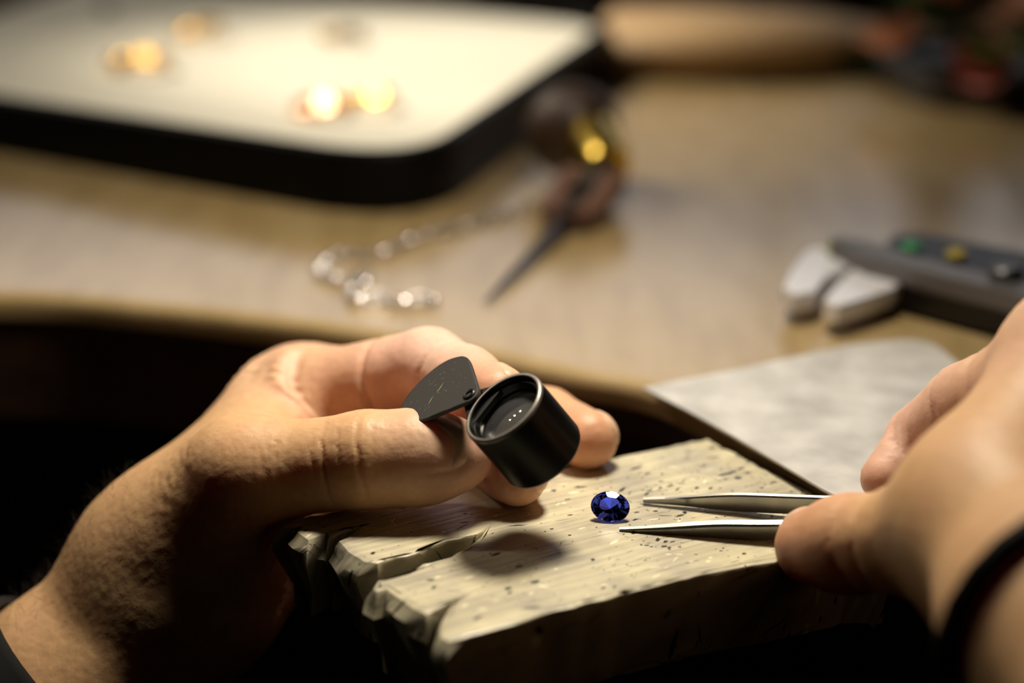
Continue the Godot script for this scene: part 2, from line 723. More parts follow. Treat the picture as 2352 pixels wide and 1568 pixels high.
# ---------------------------------------------------------------- light
func bench_lamp() -> void:
	# the lamp stands outside the frame: only its light and its reflections are seen
	var head := Vector3(0.036, 1.315, -0.168)
	var aim := (Vector3(-0.11, 0.943, -0.06) - head).normalized()
	var o := thing("desk_lamp", "jointed bench lamp with a deep round shade hanging low over the workbench", "lamp", Vector3(0.52, 0.943, -0.52))
	var tilt := Transform3D(along(-aim, Vector3(0, 0, -1)), head - o.position)
	part("base", lathe([Vector2(0, 0.03), Vector2(0.02, 0.03), Vector2(0.062, 0.022), Vector2(0.07, 0.014), Vector2(0.07, 0.0), Vector2(0, 0)]), M.black_metal, o)
	var elbow := Vector3(-0.02, 0.56, -0.03)
	part("lower_arm", tube([Vector3(0, 0.02, 0), elbow], 0.008, 0.008), M.black_metal, o)
	part("upper_arm", tube([elbow, tilt * Vector3(0.0, 0.06, 0)], 0.008, 0.008), M.black_metal, o)
	part("shade", lathe([Vector2(0, 0.062), Vector2(0.02, 0.062), Vector2(0.03, 0.055), Vector2(0.056, 0.02), Vector2(0.060, -0.052), Vector2(0.058, -0.052), Vector2(0.054, 0.018), Vector2(0.028, 0.05), Vector2(0, 0.054)]), mat(Color(0.3, 0.3, 0.3), 0.6), o, tilt)
	var glow := mat(Color(0.9, 0.9, 0.85), 0.5)
	glow.emission_enabled = true
	glow.emission = Color(1.0, 0.945, 0.855)
	glow.emission_energy_multiplier = 3.0
	part("lamp_panel", lathe([Vector2(0, 0.004), Vector2(0.044, 0.004), Vector2(0.046, 0.002), Vector2(0.044, 0.0), Vector2(0, 0.0)]), glow, o, tilt * Transform3D(Basis.IDENTITY, Vector3(0, 0.012, 0)))
	var l := AreaLight3D.new()
	l.name = "lamp_light"
	l.area_size = Vector2(0.086, 0.086)
	l.light_color = Color(1.0, 0.945, 0.855)
	l.light_energy = 0.30
	l.area_range = 8.0
	l.area_attenuation = 2.0
	l.shadow_enabled = true
	l.transform = tilt * Transform3D(Basis(Vector3.RIGHT, -PI / 2), Vector3(0, 0.010, 0))
	o.add_child(l)
	# a bar of three small spotlights under the ceiling picks out the tray; the loupe's lens mirrors it
	var bar := thing("ceiling_spotlights", "bar of three small spotlights under the ceiling aimed at the tray", "spotlight", Vector3(-1.12, 2.26, -0.88))
	part("hanger", tube([Vector3(0, 0.05, 0), Vector3(0, 0.24, 0)], 0.008, 0.008), M.black_metal, bar)
	part("bar", block(Vector3(0.62, 0.03, 0.04), 0.004), M.black_metal, bar, Transform3D(Basis.IDENTITY, Vector3(0, 0.045, 0)))
	for k in 3:
		var p := Vector3((k - 1) * 0.27, -0.06, 0)
		var at := Vector3(-0.005, 0.95, -0.48) - bar.position - p
		var turn := along(-at, Vector3(0, 0, -1))
		part("stem", tube([Vector3(p.x, 0.035, 0), p], 0.006, 0.006), M.black_metal, bar)
		var housing := part("housing", lathe([Vector2(0, 0.06), Vector2(0.026, 0.06), Vector2(0.040, 0.0), Vector2(0.044, -0.022), Vector2(0.041, -0.022), Vector2(0.037, 0.002), Vector2(0, 0.006)], 32), M.black_metal, bar, Transform3D(turn, p))
		part("bulb_glow", lathe([Vector2(0, 0.004), Vector2(0.033, 0.002), Vector2(0.033, -0.004), Vector2(0.022, -0.010), Vector2(0, -0.013)], 24), glow_spot(), housing)
		var sp := SpotLight3D.new()
		sp.name = "spot_light"
		sp.light_color = Color(1.0, 0.945, 0.855)
		sp.light_energy = 1.6
		sp.light_size = 0.028
		sp.spot_angle = 5.6
		sp.spot_angle_attenuation = 0.9
		sp.spot_range = 6.0
		sp.spot_attenuation = 2.0
		sp.shadow_enabled = true
		sp.transform = Transform3D(turn * Basis(Vector3.RIGHT, -PI / 2), p + turn * Vector3(0, -0.006, 0))
		bar.add_child(sp, true)

func glow_spot() -> StandardMaterial3D:
	if not M.has("glow_spot"):
		var g := mat(Color(0.9, 0.9, 0.85), 0.5)
		g.emission_enabled = true
		g.emission = Color(1.0, 0.945, 0.855)
		g.emission_energy_multiplier = 75.0
		M.glow_spot = g
	return M.glow_spot

# ---------------------------------------------------------------- room and bench
func room() -> void:
	var w := 1.9
	structure("floor", block(Vector3(2 * w + 0.2, 0.1, 3.4), 0.002), M.floor, "dark floor under the workbench", Transform3D(Basis.IDENTITY, Vector3(0, -0.05, 0.3)))
	structure("ceiling", block(Vector3(2 * w + 0.2, 0.1, 3.4), 0.002), M.wall, "dim ceiling over the workshop", Transform3D(Basis.IDENTITY, Vector3(0, 2.55, 0.3)))
	structure("wall_front", block(Vector3(2 * w + 0.2, 2.5, 0.1), 0.002), M.wall, "dark wall facing the workbench", Transform3D(Basis.IDENTITY, Vector3(0, 1.25, 1.95)))
	structure("wall_left", block(Vector3(0.1, 2.5, 2.85), 0.002), M.wall, "dark wall on the left of the workshop", Transform3D(Basis.IDENTITY, Vector3(-w - 0.05, 1.25, 0.475)))
	structure("wall_right", block(Vector3(0.1, 2.5, 2.85), 0.002), M.wall, "dark wall on the right of the workshop", Transform3D(Basis.IDENTITY, Vector3(w + 0.05, 1.25, 0.475)))
	var back := SurfaceTool.new()
	back.begin(Mesh.PRIMITIVE_TRIANGLES)
	for q in [[-2.0, -0.40, 0.0, 2.5], [0.76, 2.0, 0.0, 2.5], [-0.40, 0.76, 0.0, 1.125], [-0.40, 0.76, 1.295, 2.5]]:
		back.append_from(block(Vector3(q[1] - q[0], q[3] - q[2], 0.1), 0.0005), 0, Transform3D(Basis.IDENTITY, Vector3((q[0] + q[1]) / 2, (q[2] + q[3]) / 2, -1.0)))
	structure("wall_back", back.commit(), M.wall, "dark wall with a small high window behind the workbench")
	var win := Node3D.new()
	win.name = "window_1"
	win.position = Vector3(0.18, 1.21, -1.0)
	add_child(win)
	win.set_meta("kind", "structure")
	tag(win, "low wide strip window in the wall behind the workbench", "window")
	for q in [[0.0, 0.079, 1.16, 0.012], [0.0, -0.079, 1.16, 0.012], [-0.574, 0.0, 0.012, 0.146], [0.574, 0.0, 0.012, 0.146], [0.0, 0.0, 0.010, 0.146]]:
		part("window_frame", block(Vector3(q[2], q[3], 0.04), 0.001), M.dark_wood, win, Transform3D(Basis.IDENTITY, Vector3(q[0], q[1], 0)))
	var pane := mat(Color(0.95, 0.97, 1.0, 0.05), 0.0)
	pane.transparency = BaseMaterial3D.TRANSPARENCY_ALPHA
	part("pane", block(Vector3(1.136, 0.146, 0.004), 0.0005), pane, win)

func workbench() -> void:
	var o := thing("workbench", "wooden jeweller's workbench with a curved cut-out edge and tan worn top", "workbench")
	var front := smooth_path([Vector2(-0.8, 0.12), Vector2(-0.52, 0.12), Vector2(-0.46, 0.0), Vector2(-0.42, -0.1), Vector2(-0.35, -0.175), Vector2(-0.25, -0.213), Vector2(-0.1547, -0.2160), Vector2(-0.1138, -0.2072), Vector2(-0.0601, -0.1883), Vector2(-0.0342, -0.1762), Vector2(-0.0092, -0.1628), Vector2(0.0146, -0.1462), Vector2(0.0380, -0.1320), Vector2(0.0588, -0.0975), Vector2(0.0760, -0.0636), Vector2(0.0915, -0.0364), Vector2(0.110, -0.0265), Vector2(0.148, -0.0255), Vector2(0.195, 0.005), Vector2(0.225, 0.075), Vector2(0.235, 0.12), Vector2(0.8, 0.12)], 5)
	var outline := [Vector2(-0.8, -0.93)] + front + [Vector2(0.8, -0.93)]
	part("bench_top", slab(outline, func(_i, _p, _n): return [Vector2(-0.0042, 0.943), Vector2(-0.0026, 0.9426), Vector2(-0.0012, 0.9417), Vector2(-0.0003, 0.9404), Vector2(0, 0.9385), Vector2(0, 0.9352), Vector2(-0.001, 0.9345)]), M.bench, o)
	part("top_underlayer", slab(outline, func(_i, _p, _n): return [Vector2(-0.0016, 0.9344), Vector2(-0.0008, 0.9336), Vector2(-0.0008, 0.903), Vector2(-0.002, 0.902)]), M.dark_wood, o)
	for x in [-0.74, 0.74]:
		for z in [-0.87, 0.06]:
			part("leg", block(Vector3(0.07, 0.902, 0.07), 0.004), M.dark_wood, o, Transform3D(Basis.IDENTITY, Vector3(x, 0.451, z)))
	part("apron", block(Vector3(1.4, 0.12, 0.03), 0.002), M.dark_wood, o, Transform3D(Basis.IDENTITY, Vector3(0, 0.842, -0.36)))

func bench_pin() -> void:
	var tex := scarred(0.17, 0.0971)
	var m := mat(Color.WHITE, 0.36)
	m.albedo_texture = tex[0]
	m.metallic_specular = 0.55
	m.heightmap_enabled = true
	m.heightmap_texture = tex[1]
	m.heightmap_scale = 0.03
	var o := thing("bench_pin", "pale worn bench pin with a ragged notched end, blue gem lying on it", "bench pin")
	var raw := [Vector2(-0.0529, -0.0475), Vector2(-0.0522, -0.0500), Vector2(-0.0504, -0.0518), Vector2(-0.0485, -0.0528), Vector2(-0.0419, -0.0561), Vector2(-0.0331, -0.0603), Vector2(-0.0182, -0.0679), Vector2(0.0025, -0.0786), Vector2(0.0262, -0.0909), Vector2(0.0494, -0.1029), Vector2(0.0719, -0.0661), Vector2(0.0864, -0.0366), Vector2(0.0782, -0.0378), Vector2(0.0586, -0.0284), Vector2(0.0497, -0.0250), Vector2(0.0438, -0.0227), Vector2(0.0340, -0.0172), Vector2(0.0245, -0.0121), Vector2(0.0150, -0.0064), Vector2(0.0067, -0.0018), Vector2(0.0013, 0.0021), Vector2(-0.0059, 0.0069), Vector2(-0.0102, 0.0094), Vector2(-0.0128, 0.0108), Vector2(-0.0145, 0.0092), Vector2(-0.0154, 0.0055), Vector2(-0.0149, 0.0014), Vector2(-0.0142, -0.0029), Vector2(-0.0127, -0.0064), Vector2(-0.0116, -0.0092), Vector2(-0.0135, -0.0072), Vector2(-0.0166, -0.0029), Vector2(-0.0177, -0.0012), Vector2(-0.0198, -0.0033), Vector2(-0.0228, -0.0072), Vector2(-0.0255, -0.0115), Vector2(-0.0273, -0.0141), Vector2(-0.0288, -0.0126), Vector2(-0.0301, -0.0139), Vector2(-0.0292, -0.0183), Vector2(-0.0231, -0.0225), Vector2(-0.0200, -0.0270), Vector2(-0.0160, -0.0293), Vector2(-0.0118, -0.0333), Vector2(-0.0093, -0.0378), Vector2(-0.0063, -0.0448), Vector2(-0.0119, -0.0404), Vector2(-0.0183, -0.0361), Vector2(-0.0214, -0.0323), Vector2(-0.0256, -0.0296), Vector2(-0.0297, -0.0275), Vector2(-0.0329, -0.0284), Vector2(-0.0356, -0.0319), Vector2(-0.0378, -0.0361), Vector2(-0.0393, -0.0397), Vector2(-0.0380, -0.0414), Vector2(-0.0354, -0.0465), Vector2(-0.0376, -0.0453), Vector2(-0.0415, -0.0426), Vector2(-0.0421, -0.0431), Vector2(-0.0459, -0.0397), Vector2(-0.0479, -0.0426), Vector2(-0.0493, -0.0446), Vector2(-0.0482, -0.0478), Vector2(-0.0503, -0.0465)]
	# tiny chips along the edge
	var rng := RandomNumberGenerator.new()
	rng.seed = 9
	var outline := []
	for i in raw.size():
		var a: Vector2 = raw[i]
		var b: Vector2 = raw[(i + 1) % raw.size()]
		var steps := maxi(1, int(a.distance_to(b) / 0.0022))
		for k in steps:
			var p := a.lerp(b, float(k) / steps)
			outline.append(p + Vector2(rng.randfn(0, 0.00022), rng.randfn(0, 0.00022)))
	var end := Vector2(-0.8434, 0.5367)
	var shape := func(i, p, n):
		var w: float = clampf(n.dot(end) * 1.3, 0.0, 1.0) * 0.0032
		var d := 0.0004 + 0.0004 * absf(sin(i * 1.7)) + w * 0.12
		return [Vector2(-d * 1.6, 0.94), Vector2(-d * 0.5, 0.94 - d * 0.35), Vector2(w * 0.05, 0.94 - d * 1.4), Vector2(w * (0.35 + 0.2 * sin(i * 0.9)), 0.9368), Vector2(w * (0.5 + 0.15 * sin(i * 0.61)), 0.9345), Vector2(-0.0022, 0.924), Vector2(-0.003, 0.919)]
	var body := slab(outline, shape)
	# texture laid along the pin's length
	var la := Vector2(0.8434, -0.5367)
	var org := Vector2(-0.058, -0.036)
	var arr := body.surface_get_arrays(0)
	var uv := PackedVector2Array()
	for v in arr[Mesh.ARRAY_VERTEX]:
		var q := Vector2(v.x, v.z) - org
		uv.append(Vector2(q.dot(la) / 0.17, q.dot(Vector2(-la.y, la.x)) / 0.0971 + 0.1 + (0.94 - v.y) * 4.0))
	part("pin_body", arrays(arr[Mesh.ARRAY_VERTEX], arr[Mesh.ARRAY_NORMAL], PackedInt32Array(), uv), m, o)

func metal_sheet() -> void:
	var m := mat(Color.WHITE, 0.46, 0.0, 0.7)
	m.albedo_texture = noise_tex(0.012, 512, FastNoiseLite.TYPE_SIMPLEX_SMOOTH, 5, 31, ramp([[0.0, Color(0.62, 0.615, 0.605)], [0.5, Color(0.71, 0.705, 0.695)], [1.0, Color(0.79, 0.785, 0.775)]]))
	m.uv1_triplanar = true
	m.uv1_scale = Vector3(9, 9, 9)
	var edge := [Vector2(0.0344, -0.1301), Vector2(0.0448, -0.1127), Vector2(0.0548, -0.0946), Vector2(0.0633, -0.0779), Vector2(0.0718, -0.0609), Vector2(0.0796, -0.0476), Vector2(0.0873, -0.0337), Vector2(0.1080, -0.0248)]
	var outline := edge + [Vector2(0.140, -0.034), Vector2(0.133, -0.09)] + round_corner(Vector2(0.133, -0.09), Vector2(0.1175, -0.172), Vector2(0.0942, -0.1655), 0.012, 6) + [Vector2(0.0942, -0.1655), Vector2(0.0617, -0.1451)]
	var o := part("metal_sheet", plate(outline, 0.9440, 0.9431, 0.0003), m)
	tag(o, "thin scuffed grey metal sheet lying on the bench edge by the tweezers hand", "metal sheet")

# ---------------------------------------------------------------- things in focus
func loupe() -> void:
	var nrm := Vector3(-0.54617, 0.78800, 0.28418)
	var at := Vector3(-0.0019, 0.9720, -0.0388)
	var o := thing("loupe", "black folding magnifier loupe with its cover swung out, held over the bench pin", "loupe", at)
	var ax := Vector3(0.76904, 0.60617, -0.20282)
	var b := Basis(ax, nrm.normalized(), ax.cross(nrm.normalized()))
	o.basis = b.orthonormalized()
	var r := 0.0099
	var matte := mat(Color(0.02, 0.019, 0.019), 0.36, 0.0, 0.28)
	part("barrel", lathe([Vector2(r - 0.0009, -0.0001), Vector2(r - 0.0003, -0.0002), Vector2(r, -0.0007), Vector2(r, -0.0158), Vector2(r - 0.0003, -0.0165), Vector2(r - 0.0010, -0.0170), Vector2(r - 0.0022, -0.0173), Vector2(r - 0.0028, -0.0170), Vector2(r - 0.0028, -0.0165), Vector2(r - 0.0017, -0.015), Vector2(r - 0.0017, -0.0042), Vector2(r - 0.0012, -0.0038), Vector2(r - 0.0011, -0.0004), Vector2(r - 0.0009, -0.0001)], 96), matte, o)
	part("rim", lathe([Vector2(r - 0.0008, 0.0002), Vector2(r - 0.00045, 0.0003), Vector2(r - 0.0001, 0.0001), Vector2(r + 0.00008, -0.0005), Vector2(r - 0.0002, -0.0007), Vector2(r - 0.0009, -0.0005), Vector2(r - 0.0008, 0.0002)], 96, 50), mat(Color(0.62, 0.60, 0.57), 0.4, 0.9), o)
	part("retaining_ring", lathe([Vector2(r - 0.0017, -0.0012), Vector2(r - 0.0012, -0.0012), Vector2(r - 0.0012, -0.0040), Vector2(r - 0.0024, -0.0040), Vector2(r - 0.0023, -0.0034), Vector2(r - 0.0019, -0.0030), Vector2(r - 0.0017, -0.0012)], 96), mat(Color(0.10, 0.095, 0.09), 0.25, 0.6), o)
	var glass := mat(Color(0.95, 0.96, 1.0, 0.04), 0.0)
	glass.transparency = BaseMaterial3D.TRANSPARENCY_ALPHA
	var prof := []
	for i in 13:
		var t := i / 12.0
		prof.append(Vector2(0.0080 * t, -0.0022 - 0.0019 * t * t))
	for i in 13:
		var t := 1.0 - i / 12.0
		prof.append(Vector2(0.0080 * t, -0.0078 + 0.0013 * t * t))
	part("lens", lathe(prof, 64, 60), glass, o)
	part("inner_sleeve", lathe([Vector2(0.0081, -0.0068), Vector2(0.0081, -0.0160), Vector2(0.0072, -0.0160), Vector2(0.0066, -0.0145), Vector2(0.0072, -0.0068), Vector2(0.0081, -0.0068)], 64), mat(Color(0.62, 0.62, 0.60), 0.6), o)
	# hinge tab between the barrel and the pivot
	var pv := Vector2(-0.0043, -0.0124)
	var tab := []
	for i in 13:
		var t := lerpf(deg_to_rad(255) - 1.9, deg_to_rad(255) + 1.3, i / 12.0)
		tab.append(pv + Vector2(cos(t), sin(t)) * 0.0026)
	var hinge := [Vector2(0.0042, -0.0088), Vector2(-0.0090, -0.0036)] 
	var hull := Geometry2D.convex_hull(PackedVector2Array(tab + hinge))
	hull.remove_at(hull.size() - 1)
	part("hinge_tab", plate(Array(hull), -0.0010, -0.0026, 0.0003), M.black_metal, o)
	# the swung-out cover: a drop-shaped plate about the pivot
	var outline := smooth_path([Vector2(-0.0014, -0.0288), Vector2(0.0001, -0.0268), Vector2(0.0004, -0.0238), Vector2(-0.0007, -0.0175), Vector2(-0.0018, -0.0120), Vector2(-0.0027, -0.0104), Vector2(-0.0041, -0.0099), Vector2(-0.0058, -0.0105), Vector2(-0.0112, -0.0138), Vector2(-0.0160, -0.0166), Vector2(-0.0179, -0.0184), Vector2(-0.0190, -0.0208), Vector2(-0.0195, -0.0236), Vector2(-0.0192, -0.0259), Vector2(-0.0180, -0.0280), Vector2(-0.0155, -0.0298), Vector2(-0.0118, -0.0310), Vector2(-0.0072, -0.0313), Vector2(-0.0038, -0.0305)], 4, true)
	var cm := mat(Color(0.225, 0.215, 0.21), 0.5, 0.3)
	cm.roughness_texture = noise_tex(0.05, 256, FastNoiseLite.TYPE_SIMPLEX, 4, 3, ramp([[0.0, Color(0.75, 0.75, 0.75)], [1.0, Color(1, 1, 1)]]))
	cm.roughness = 0.5
	cm.uv1_triplanar = true
	cm.uv1_scale = Vector3(60, 60, 60)
	var cover := part("cover", plate(outline, 0.0005, -0.0007, 0.00036), cm, o)
	var sc := mat(Color(0.80, 0.72, 0.56), 0.6)
	var rng := RandomNumberGenerator.new()
	rng.seed = 4
	var scratch := SurfaceTool.new()
	scratch.begin(Mesh.PRIMITIVE_TRIANGLES)
	var lines := [[Vector2(-0.0071, -0.0236), Vector2(-0.0102, -0.0218)], [Vector2(-0.0110, -0.0219), Vector2(-0.0133, -0.0203)]]
	for i in 26:
		var p := Vector2(rng.randf_range(-0.0165, -0.0025), rng.randf_range(-0.028, -0.0175))
		var a := rng.randf_range(0, TAU)
		lines.append([p, p + Vector2(cos(a), sin(a)) * rng.randf_range(0.0004, 0.0014)])
	for i in lines.size():
		var p: Vector2 = lines[i][0]
		var q: Vector2 = lines[i][1]
		var wv := (q - p).orthogonal().normalized() * (0.00007 if i < 2 else 0.000022)
		var mid := (p + q) / 2
		for tri in [[p, mid + wv, mid - wv], [q, mid - wv, mid + wv]]:
			for e in tri:
				scratch.set_normal(Vector3.UP)
				scratch.add_vertex(Vector3(e.x, 0.000512, e.y))
	part("scratches", scratch.commit(), sc, cover).set_meta("kind", "stuff")
	var rivet := part("pivot_screw", lathe([Vector2(0, 0.0004), Vector2(0.0007, 0.0004), Vector2(0.0008, 0.0008), Vector2(0.0013, 0.0009), Vector2(0.0016, 0.0007), Vector2(0.0017, 0.0004), Vector2(0.0017, -0.0028), Vector2(0, -0.0028)], 32), M.black_metal, o, Transform3D(Basis.IDENTITY, Vector3(pv.x, 0, pv.y)))
	part("socket", lathe([Vector2(0, 0.00046), Vector2(0.0007, 0.00046), Vector2(0.0007, 0.0003), Vector2(0, 0.0003)], 6), mat(Color(0.4, 0.38, 0.34), 0.3, 0.9), rivet)

func gemstone() -> void:
	# oval brilliant: table, crown facets, girdle and pavilion
	var o := thing("gemstone", "small oval faceted blue gemstone lying on the bench pin before the tweezer tips", "gemstone", Vector3(0.0225, 0.9431, -0.0513))
	var m := mat(Color(0.27, 0.34, 0.90, 0.0), 0.0)
	m.refraction_enabled = true
	m.refraction_scale = 0.077
	# facet planes of a round stone, later drawn out to an oval: [how many, turn, steepness, distance from the centre]
	var planes := [Plane(Vector3.UP, 0.23)]
	for set_ in [[8, 0.0, 23.5, 0.426], [8, 0.5, 12.5, 0.345], [16, 0.5, 34.0, 0.584], [8, 0.5, -41.0, 0.679], [16, 0.0, -43.5, 0.710]]:
		for k in set_[0]:
			var t: float = TAU * (k + set_[1]) / set_[0]
			var up := deg_to_rad(set_[2])
			planes.append(Plane(Vector3(cos(t) * sin(absf(up)), cos(up) * signf(up), sin(t) * sin(absf(up))), set_[3]))
	for k in 32:
		var t := TAU * k / 32
		planes.append(Plane(Vector3(cos(t), 0, sin(t)), 1.0))
	var v := PackedVector3Array()
	var idx := PackedInt32Array()
	for a in planes:
		var side: Vector3 = a.normal.cross(Vector3(0.31, 0.5, 0.8)).normalized()
		var up: Vector3 = side.cross(a.normal)
		var poly := [(a.normal * a.d) + side * 4 + up * 4, (a.normal * a.d) - side * 4 + up * 4, (a.normal * a.d) - side * 4 - up * 4, (a.normal * a.d) + side * 4 - up * 4]
		for b in planes:
			if b == a:
				continue
			var cut := []
			for q in poly.size():
				var p0: Vector3 = poly[q]
				var p1: Vector3 = poly[(q + 1) % poly.size()]
				var d0: float = b.distance_to(p0)
				var d1: float = b.distance_to(p1)
				if d0 <= 0.0:
					cut.append(p0)
				if (d0 < 0.0) != (d1 < 0.0) and d0 != d1:
					cut.append(p0.lerp(p1, d0 / (d0 - d1)))
			poly = cut
			if poly.size() < 3:
				break
		if poly.size() < 3:
			continue
		var first := v.size()
		var out: Vector3 = a.normal
		for p in poly:
			v.append(Vector3(p.x * 0.00447, p.y * 0.0038, p.z * 0.00365))
		for q in range(1, poly.size() - 1):
			var turn: Vector3 = (poly[q + 1] - poly[0]).cross(poly[q] - poly[0])
			if turn.dot(out) > 0.0:
				idx.append_array(PackedInt32Array([first, first + q, first + q + 1]))
			else:
				idx.append_array(PackedInt32Array([first, first + q + 1, first + q]))
	var nrm := Vector3(-0.0186, 0.6712, 0.7410)
	part("stone", solid(v, idx, 1.0), m, o, Transform3D(along(nrm, Vector3(-0.1967, -0.7291, 0.6555)), Vector3.ZERO))

func tweezers() -> void:
	var o := thing("tweezers", "pointed steel tweezers with serrated tips held open beside the blue gem", "tweezers")
	var m := mat(Color(0.62, 0.61, 0.59), 0.33, 1.0)
	var joint := Vector3(0.1646, 0.9550, -0.0168)
	var blades := [[Vector3(0.0306, 0.9410, -0.0600), Vector3(0.0467, 0.9423, -0.0563), Vector3(0.0652, 0.9436, -0.0514), Vector3(0.0869, 0.9456, -0.0447), Vector3(0.1177, 0.9488, -0.0347)], [Vector3(0.0244, 0.9402, -0.0447), Vector3(0.0415, 0.9415, -0.0418), Vector3(0.0606, 0.9430, -0.0382), Vector3(0.0852, 0.9456, -0.0352), Vector3(0.1163, 0.9492, -0.0290)]]
	for k in 2:
		var pts := smooth_path(blades[k] + [joint], 8)
		var sec := func(t):
			var grow := smoothstep(0.0, 0.3, t)
			var h := lerpf(0.0011, 0.0052, grow) if t < 0.85 else 0.0052
			var th := lerpf(0.0008, 0.0014, smoothstep(0.0, 0.2, t)) if k == 0 else lerpf(0.0011, 0.0021, smoothstep(0.0, 0.2, t))
			return rect_section(th, h, th * 0.22)
		var up := Vector3(0.0799, 0.9415, 0.3274) if k == 0 else Vector3(0.0799, 0.9130, 0.4000)
		var blade := part("blade", sweep(pts, sec, false, 40.0, up), m, o)
		# serrations on the inner face near the tip
		if k == 0:
			var st := SurfaceTool.new()
			st.begin(Mesh.PRIMITIVE_TRIANGLES)
			var f: Vector3 = (pts[6] - pts[0]).normalized()
			var side := f.cross(up).normalized()
			var u := side.cross(f)
			for i in 46:
				var t := i / 46.0 * 0.0135
				var bx := BoxMesh.new()
				bx.size = Vector3(0.00014, lerpf(0.0011, 0.0026, i / 46.0) + 0.00014, lerpf(0.0009, 0.0011, i / 46.0))
				st.append_from(bx, 0, Transform3D(Basis(f, u, side), pts[0] + f * (t + 0.0002)))
			part("serration", st.commit(), m, blade)
	part("joint_rivet", lathe([Vector2(0, 0.003), Vector2(0.002, 0.003), Vector2(0.0024, 0.0024), Vector2(0.0024, -0.0024), Vector2(0.002, -0.003), Vector2(0, -0.003)], 20), m, o, Transform3D(Basis(Vector3.RIGHT, PI / 2), joint))

